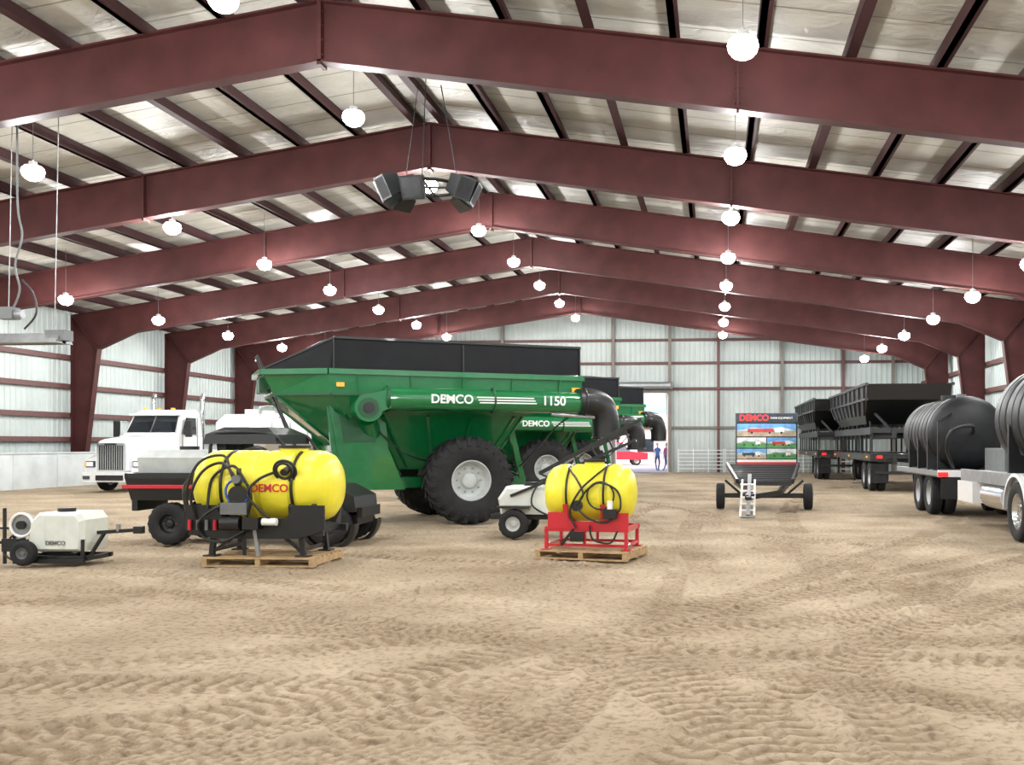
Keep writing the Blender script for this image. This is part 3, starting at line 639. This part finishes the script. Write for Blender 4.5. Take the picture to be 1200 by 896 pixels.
# black trailers: low flat-sided tubs carried over full-length deck frames
def dump():
    b=B(); L=10.
    def rect(w,y0,y1,z): return [(-w,y0,z),(w,y0,z),(w,y1,z),(-w,y1,z)]
    b.loft([rect(1.20,1.3,L-1.3,2.42),rect(1.34,.7,L-.7,2.75),rect(1.44,-.3,L+.3,3.25),rect(1.46,-.5,L+.5,3.80)],'black',(True,False))
    b.add(rect(1.40,-.4,L+.4,3.70),[(0,1,2,3)],'tarp')
    for s in (-1,1):
        b.b2((s*1.47-.06,-.55,3.74),(s*1.47+.06,L+.55,3.84),'black'); b.b2((s*1.45-.06,-.4,3.22),(s*1.45+.06,L+.4,3.30),'black')
        n=9
        for k in range(n):
            y=.8+k*(L-1.6)/(n-1); yt=.1+k*(L-.2)/(n-1)
            b.bar((s*1.35,y,2.75),(s*1.47,yt,3.25),.08,.08,'black'); b.bar((s*1.48,yt,3.25),(s*1.49,yt,3.78),.07,.06,'black')
            b.bar((s*1.2,yt,2.2),(s*1.15,y,2.5),.07,.07,'black'); b.bar((s*1.2,yt,1.3),(s*1.2,yt,2.1),.06,.07,'black')
        b.b2((s*1.25-.05,-.2,2.02),(s*1.25+.05,L+.2,2.28),'black'); b.b2((s*.5-.08,-.4,1.9),(s*.5+.08,L+.4,2.2),'black')
        b.b2((s*.5-.08,-.5,.98),(s*.5+.08,L+.5,1.24),'black'); b.b2((s*1.27-.05,-.3,1.10),(s*1.27+.05,L+.3,1.34),'black')
        for y in (.65,1.95):
            for dx in (0,-.3): tyre(b,(s*(1.1+dx),y,.52),(s,0,0),.52,.26,.29,'road','steel',bolts=10)
        b.b2((s*.95-.3,-.02,.3),(s*.95+.3,0.0,1.0),'rubber'); b.b2((s*1.0-.1,-.36,1.18),(s*1.0+.1,-.31,1.28),'redlens')
        b.bar((s*.7,L-2.0,1.1),(s*.7,L-2.0,.1),.09,.09,'black'); b.b2((s*.7-.12,L-2.12,.0),(s*.7+.12,L-1.88,.04),'steel')
        for y in (.3,L*.5,L-.4): b.b2((s*1.33-.03,y,1.19),(s*1.33+.03,y+.12,1.26),'amber')
        for y in (.2,L-.2): b.bar((s*.5,y,2.2),(s*1.0,y+(.4 if y<1 else -.4),2.8),.1,.1,'black')
    for y in [-.2+k*(L+.4)/10 for k in range(11)]: b.b2((-1.25,y-.06,2.08),(1.25,y+.06,2.2),'black'); b.b2((-1.25,y-.06,1.18),(1.25,y+.06,1.3),'black')
    b.b2((-1.2,-.2,2.2),(1.2,L+.2,2.25),'black'); b.b2((-1.22,-.3,1.3),(1.22,L+.3,1.35),'black')
    b.b2((-1.1,-.06,.62),(1.1,0,.72),'black')
    return b.build('side_dump_trailer',bevel=.008)
o=dump(); o.location=(6.75,35.5,0.01); dup(o,(6.1,47.1,0.01))
# ------------------------------------------------------------------ tank trailer (right)
b=B()
def tank(y0,y1,r,zc,x):
    L=y1-y0
    b.lathe((x,y0,zc),(0,1,0),[(0,.001),(.02,r*.4),(.07,r*.72),(.16,r*.92),(.28,r)]+[q for k in range(1,int(L/.8)) for q in ((k*.8-.05,r),(k*.8-.03,r*.975),(k*.8+.03,r*.975),(k*.8+.05,r))]+[(L-.28,r),(L-.16,r*.92),(L-.07,r*.72),(L-.02,r*.4),(L,.001)],'bpoly',40)
    b.cyl((x,y0+L/2,zc+r-.03),(x,y0+L/2,zc+r+.1),.25,'bpoly',n=20)
    b.cyl((x,y0+.9,zc+r-.02),(x,y0+.9,zc+r+.07),.12,'grey',n=14)
    k=y0+.4
    while k<y1-.2:
        b.torus((x,k,zc),(0,1,0),r*.995,.018,'black',n=40,k=5); k+=.8
    k=y0+.45
    while k<y1-.2:
        b.prism([(x-r-.02,zc-.1),(x-r*.8,zc-r*.66),(x,zc-r*.97),(x+r*.8,zc-r*.66),(x+r+.02,zc-.1),(x+r+.02,zc-r),(x-r-.02,zc-r)],k-.05,k+.05,'y','black'); k+=1.1
tank(23.6,27.4,.88,1.94,5.95); tank(15.2,20.2,1.02,2.16,6.5)
b.b2((5.1,22.9,.92),(7.3,27.8,1.05),'black'); b.b2((5.02,22.8,.96),(5.1,27.8,1.08),'steel'); b.b2((5.02,22.7,.94),(7.4,22.82,1.1),'white')
b.b2((5.3,14.9,.98),(7.7,21.6,1.12),'white'); b.b2((5.24,14.9,.92),(5.32,21.6,1.16),'steel')
for x in (5.75,6.9): b.b2((x-.08,15,.72),(x+.08,27.6,.95),'black')
for y in (24.3,25.55):
    for x in (5.25,5.58,6.9,7.23): tyre(b,(x,y,.52),(-1 if x<6 else 1,0,0),.52,.27,.3,'road','steel',bolts=10)
    b.b2((5.1,y-.6,1.07),(5.75,y+.6,1.1),'black')
tyre(b,(5.32,17.55,.52),(-1,0,0),.52,.3,.31,'road','chrome',bolts=10); tyre(b,(7.3,17.55,.52),(1,0,0),.52,.3,.31,'road','chrome',bolts=10)
b.lathe((5.15,17.55,.52),(1,0,0),[(0,.60),(0,.66),(.36,.66),(.36,.60)],'white',20,True,-pi,0)
b.b2((5.15,20.3,.5),(5.75,21.5,.92),'white'); b.cyl((5.45,18.5,.7),(5.45,19.9,.7),.26,'chrome',n=20)
b.b2((5.9,20.7,1.12),(6.9,22.2,1.6),'grey'); b.cyl((6.2,21.5,1.6),(6.2,21.5,1.95),.15,'grey')
b.b2((5.0,22.66,.95),(5.22,22.7,1.05),'redlens'); b.b2((5.05,22.6,.45),(5.7,22.62,.92),'rubber'); b.b2((6.6,22.66,.95),(6.9,22.7,1.05),'redlens')
b.path([(5.4,22.9,1.1),(5.2,22.7,1.6),(5.3,22.6,2.0),(5.8,22.9,2.1),(6.0,23.6,1.95)],.04,'black')
b.bar((5.15,23.3,1.05),(5.15,23.3,2.2),.05,.05,'black'); b.bar((5.15,23.3,2.2),(5.5,23.6,2.4),.05,.05,'black')
b.build('tank_trailer',(0,0,0.01),0,bevel=.006)
# ------------------------------------------------------------------ poster display
b=B(); w,h=1.46,3.15
b.b2((-w-.03,-.03,.12),(w+.03,.03,h+.02),'grey'); b.b2((-w,-.045,.15),(w,-.03,h),'glass')
pm=[mat('print_ink_%d'%i,c,.5,var=.3,scale=4) for i,c in enumerate([(.16,.42,.80),(.08,.30,.10),(.60,.05,.05),(.45,.38,.28),(.03,.04,.06),(.65,.72,.80),(.10,.34,.12)])]
b.b2((-w,-.06,2.7),(w,-.045,h),pm[4]); b.text('DEMCO',.40,(-.6,-.068,2.93),FRONT,'redlens'); b.text('FARM EQUIPMENT',.13,(.72,-.068,2.93),FRONT,'decal')
def pic(x0,x1,z0,z1,a,g,v):
    zm=z0+(z1-z0)*.45; W=x1-x0
    b.b2((x0,-.055,zm),(x1,-.045,z1),a); b.b2((x0,-.055,z0),(x1,-.045,zm),g)
    b.prism([(x0,zm),(x0+W*.3,zm+(z1-z0)*.25),(x0+W*.5,zm+(z1-z0)*.12),(x0+W*.75,zm+(z1-z0)*.3),(x1,zm)],-.058,-.054,'y',pm[5] if a is pm[0] else pm[3])
    b.b2((x0+W*.18,-.064,zm-(z1-z0)*.12),(x0+W*.62,-.056,zm+(z1-z0)*.16),v); b.b2((x0+W*.64,-.064,zm-(z1-z0)*.12),(x0+W*.80,-.056,zm+(z1-z0)*.2),'decal')
    for f in (.25,.55,.75): b.cyl((x0+W*f,-.066,zm-(z1-z0)*.16),(x0+W*f,-.056,zm-(z1-z0)*.16),(z1-z0)*.09,'black',n=12)
pic(-w+.04,w-.04,2.05,2.66,pm[0],pm[3],pm[2])
pic(-w+.04,-.02,1.5,2.0,pm[5],pm[1],pm[1]); pic(.02,w-.04,1.5,2.0,pm[0],pm[6],pm[2])
pic(-w+.04,-.02,.98,1.46,pm[0],pm[3],pm[4]); pic(.02,w-.04,.98,1.46,pm[5],pm[1],pm[1])
b.b2((-w+.04,-.055,.2),(w-.04,-.045,.94),'decal'); b.b2((-w+.04,-.06,.7),(w-.04,-.055,.82),'red')
pic(-w+.3,w-.3,.24,.66,pm[0],pm[6],pm[2])
for s in (-1,1): b.b2((s*1.2-.04,-.4,0),(s*1.2+.04,.4,.05),'grey'); b.b2((s*1.2-.04,-.03,0),(s*1.2+.04,.03,.2),'grey')
b.build('poster_display',(2.45,47.5,0.01),.09)
# ------------------------------------------------------------------ wagon running gear
b=B()
for s in (-1,1): tyre(b,(s*1.12,.3,.34),(s,0,0),.34,.22,.19,'road','rim',bolts=5)
b.b2((-1.1,.22,.30),(1.1,.38,.42),'black')
b.bar((-.35,-1.0,.5),(-.75,2.6,.62),.1,.14,'black'); b.bar((.35,-1.0,.5),(.75,2.6,.62),.1,.14,'black')
for k in range(13):
    y=-.7+k*.28; x=.40+.025*k; b.b2((-x-.25,y-.06,.66+k*.028),(x+.25,y+.06,.78+k*.028),'black')
for s in (-1,1): b.bar((s*.68,-.7,.76),(s*1.0,2.6,1.12),.07,.12,'black')
b.bar((-.35,-1.0,.5),(-.45,-2.4,.45),.09,.12,'black'); b.bar((.35,-1.0,.5),(-.45,-2.4,.45),.09,.12,'black')
b.bar((-.42,-2.5,.05),(-.38,-2.2,.98),.09,.09,'steel'); b.bar((-.6,-2.35,.0),(-.55,-2.0,.85),.05,.05,'decal'); b.bar((-.28,-2.35,.0),(-.26,-2.0,.85),.05,.05,'decal')
for k in range(5): b.bar((-.6,-2.3,.15+.15*k),(-.26,-2.3,.15+.15*k),.04,.04,'decal')
b.b2((-.58,-2.65,.0),(-.26,-2.35,.04),'steel'); b.box((-.4,-2.75,.45),(.12,.3,.08),'black')
for s in (-1,1): b.bar((s*.6,.3,.4),(s*1.0,.3,.75),.06,.06,'black')
b.build('wagon_running_gear',(1.25,25.3,0.01),-.03,bevel=.005)
# ------------------------------------------------------------------ corral fence at end wall
b=B()
for x0 in (-2.2,.6,3.4,6.2):
    for k in range(6): b.cyl((x0,0,.22+k*.22),(x0+2.7,0,.22+k*.22),.025,'white',n=8)
    for x in (x0,x0+.9,x0+1.8,x0+2.7): b.cyl((x,0,0),(x,0,1.4),.03,'white',n=8)
b.build('corral_fence',(0,58.9,0))
# ------------------------------------------------------------------ speaker cluster
b=B(); 
b.torus((0,0,0),(0,0,1),.75,.04,'black',n=32)
for a in (178,140,215,0,40,-32,262):
    q=math.radians(a); x,y=.92*math.cos(q),.92*math.sin(q)
    X=Matrix.Translation((x,y,-.08 if a!=262 else -.2))@Matrix.Rotation(q,4,'Z')@Matrix.Rotation(.45,4,'Y')
    v=[(-.18,-.18,-.2),(.2,-.26,-.26),(.2,.26,-.26),(-.18,.18,-.2),(-.18,-.18,.2),(.2,-.26,.26),(.2,.26,.26),(-.18,.18,.2)]
    b.add(v,[(0,3,2,1),(4,5,6,7),(0,1,5,4),(1,2,6,5),(2,3,7,6),(3,0,4,7)],'black',X=X)
    v=[(.205,-.22,-.22),(.205,.22,-.22),(.205,.22,.22),(.205,-.22,.22)]; b.add(v,[(0,1,2,3)],'rubber',X=X)
    b.cyl((x*.7,y*.7,0),(x,y,0),.03,'black')
for a in (30,150,270):
    q=math.radians(a); b.cyl((.75*math.cos(q),.75*math.sin(q),0),(.3*math.cos(q),.3*math.sin(q),2.4),.012,'black',n=5)
b.cyl((-.75,0,0),(.75,0,0),.03,'black'); b.cyl((0,-.75,0),(0,.75,0),.03,'black')
b.build('speaker_cluster',(-6.55,22.0,7.58),.1)
# ------------------------------------------------------------------ radiant heater with hoist (left)
b=B()
b.loft([[(-1.6,-.28,0),(1.1,-.28,0),(1.1,.28,0),(-1.6,.28,0)],[(-1.6,-.12,.2),(1.1,-.12,.2),(1.1,.12,.2),(-1.6,.12,.2)]],'steel')
b.cyl((-1.6,0,.02),(1.1,0,.02),.05,'grey'); b.b2((.8,-.15,.05),(1.2,.15,.26),'grey')
b.box((-.1,0,.62),(.34,.26,.24),'grey'); b.cyl((-.32,0,.6),(.22,0,.6),.09,'steel')
for x in (-1.2,-.1,.9):
    b.cyl((x,0,.2),(x+.1,0,5.2),.01,'steel',n=5)
b.path([(0,0,.7),(.15,0,1.1),(.05,0,1.6),(.2,0,2.2),(.1,0,2.9),(.1,0,5.2)],.02,'grey',n=6)
b.path([(.25,0,.3),(.5,0,.6),(.45,0,1.0),(.2,0,1.3)],.02,'black',n=6)
b.build('radiant_tube_heater',(-14.2,18.7,3.73),0)
# ------------------------------------------------------------------ outside
b=B(); b.add([(-80,YE+.02,-.03),(80,YE+.02,-.03),(80,200,-.03),(-80,200,-.03)],[(0,1,2,3)],mat('gravel_yard',(.50,.42,.38),.9,var=.2,scale=.8)); b.build('yard_ground')
b=B(); b.b2((-30,0,0),(20,8,3.2),mat('pale_siding',(.6,.48,.45),.7)); b.prism([(-31,3.2),(21,3.2),(20,4.6),(-30,4.6)],-.6,8.6,'y','rim')
for k in range(14): b.b2((-28+k*3.4,-.05,.9),(-26.4+k*3.4,.02,2.2),'glass')
b.build('exhibit_hall',(0,96,0))
def person(loc,rz,shirt,pants,swing=.12):
    pts=[(0,0,.95),(0,0,1.18),(0,.0,1.42),(0,.0,1.52),(0,-.01,1.60)]
    rad=[(.15,.11),(.14,.10),(.16,.10),(.055,.055),(.05,.05)]
    ed=[(0,1),(1,2),(2,3),(3,4)]
    def chain(root,cs):
        k=root
        for (p,r) in cs: pts.append(p); rad.append(r); ed.append((k,len(pts)-1)); k=len(pts)-1
    for s in (-1,1):
        w=s*swing
        chain(0,[((s*.10,0,.88),(.095,.095)),((s*.105,-w*.6,.50),(.062,.062)),((s*.11,w*.9,.10),(.042,.042)),((s*.11,w*.9-.05,.045),(.045,.035)),((s*.115,w*.9-.17,.035),(.04,.03))])
        chain(2,[((s*.19,0,1.40),(.06,.06)),((s*.24,w*.3,1.14),(.043,.043)),((s*.25,-.06-w*.6,.90),(.03,.03)),((s*.25,-.08-w*.7,.83),(.036,.02))])
    me=bpy.data.meshes.new('body'); me.from_pydata(pts,ed,[]); o=bpy.data.objects.new('tmp',me); scene.collection.objects.link(o)
    sk=o.modifiers.new('s','SKIN'); su=o.modifiers.new('u','SUBSURF'); su.levels=2; su.render_levels=2
    for i,r in enumerate(rad): me.skin_vertices[0].data[i].radius=r
    me.skin_vertices[0].data[0].use_root=True
    bpy.context.view_layer.update()
    em=bpy.data.meshes.new_from_object(o.evaluated_get(bpy.context.evaluated_depsgraph_get()))
    b=B(); V=[v.co.copy() for v in em.vertices]
    groups={}
    for p in em.polygons:
        c=p.center
        arm=abs(c.x)>.19 and c.z<1.3 and c.z>.7
        k='black' if c.z<.085 else 'skin' if (c.z>1.49 or (arm and c.z<1.12)) else shirt if (c.z>.97 or arm) else pants
        groups.setdefault(k,[]).append(tuple(p.vertices))
    for k,f in groups.items(): b.add(V,f,k,True)
    bpy.data.objects.remove(o)
    b.sph((0,-.01,1.69),(.078,.098,.118),'skin'); b.sph((0,.012,1.715),(.086,.1,.112),'hair')
    b.cyl((0,-.095,1.70),(0,-.125,1.675),.008,'skin',.016,n=8)
    for s in (-1,1):
        b.sph((s*.03,-.098,1.70),.012,'decal',8,6); b.sph((s*.03,-.107,1.70),.006,'black',8,6); b.sph((s*.08,0,1.68),(.012,.025,.035),'skin',8,6)
        w=s*swing; hx,hy,hz=s*.25,-.085-w*.7,.81
        b.sph((hx,hy,hz),(.02,.04,.05),'skin',10,8)
        for k in range(4): b.path([(hx,hy-.028+.019*k,hz-.03),(hx-s*.004,hy-.03+.019*k,hz-.075),(hx-s*.02,hy-.028+.019*k,hz-.105-.008*(k in(1,2)))],.009,'skin',n=6,sub=2,r1=.007)
        b.path([(hx,hy-.03,hz+.01),(hx-s*.015,hy-.06,hz-.02),(hx-s*.02,hy-.065,hz-.055)],.010,'skin',n=6,sub=2)
    b.sph((0,-.104,1.64),(.028,.008,.007),M['red'],8,6)
    return b.build('person',loc,rz)
person((-3.75,64.,-.03),.5,'shirtb','denim'); person((-3.2,64.6,-.03),-.8,'shirtr','denim',.08)
b=B()
for x in (-1.7,1.7):
    for y in (-.8,.8): tyre(b,(x,y,.38),(0,1 if y>0 else -1,0),.38,.26,.22,'road','steel',bolts=5)
b.prism([(-2.7,.45),(2.6,.45),(2.65,1.0),(1.3,1.12),(-2.7,1.1)],-.95,.95,'y','red'); b.loft([[(-.9,-.9,1.08),(1.3,-.9,1.08),(1.3,.9,1.08),(-.9,.9,1.08)],[(-.6,-.75,1.8),(.6,-.75,1.8),(.6,.75,1.8),(-.6,.75,1.8)]],'glass')
b.b2((-.65,-.78,1.78),(.65,.78,1.86),'red')
b.build('pickup_truck',(-8.2,80,-.03),.2,bevel=.03)
# ------------------------------------------------------------------ world + camera
w=bpy.data.worlds.new('World'); scene.world=w; w.use_nodes=True; nt=w.node_tree
sk=nt.nodes.new('ShaderNodeTexSky'); sk.sky_type='NISHITA'; sk.sun_elevation=math.radians(40); sk.sun_rotation=math.radians(200); sk.sun_disc=False
sk.air_density=.6; sk.dust_density=4
nt.links.new(sk.outputs[0],nt.nodes['Background'].inputs[0]); nt.nodes['Background'].inputs[1].default_value=.8
cam=bpy.data.cameras.new('camera'); co_=bpy.data.objects.new('camera',cam); scene.collection.objects.link(co_)
co_.location=(0,0,1.7); co_.rotation_euler=(pi/2,0,math.radians(5.27)); cam.lens=34.5; cam.sensor_width=36; cam.shift_x=-.11; cam.shift_y=.06
cam.clip_end=500; scene.camera=co_
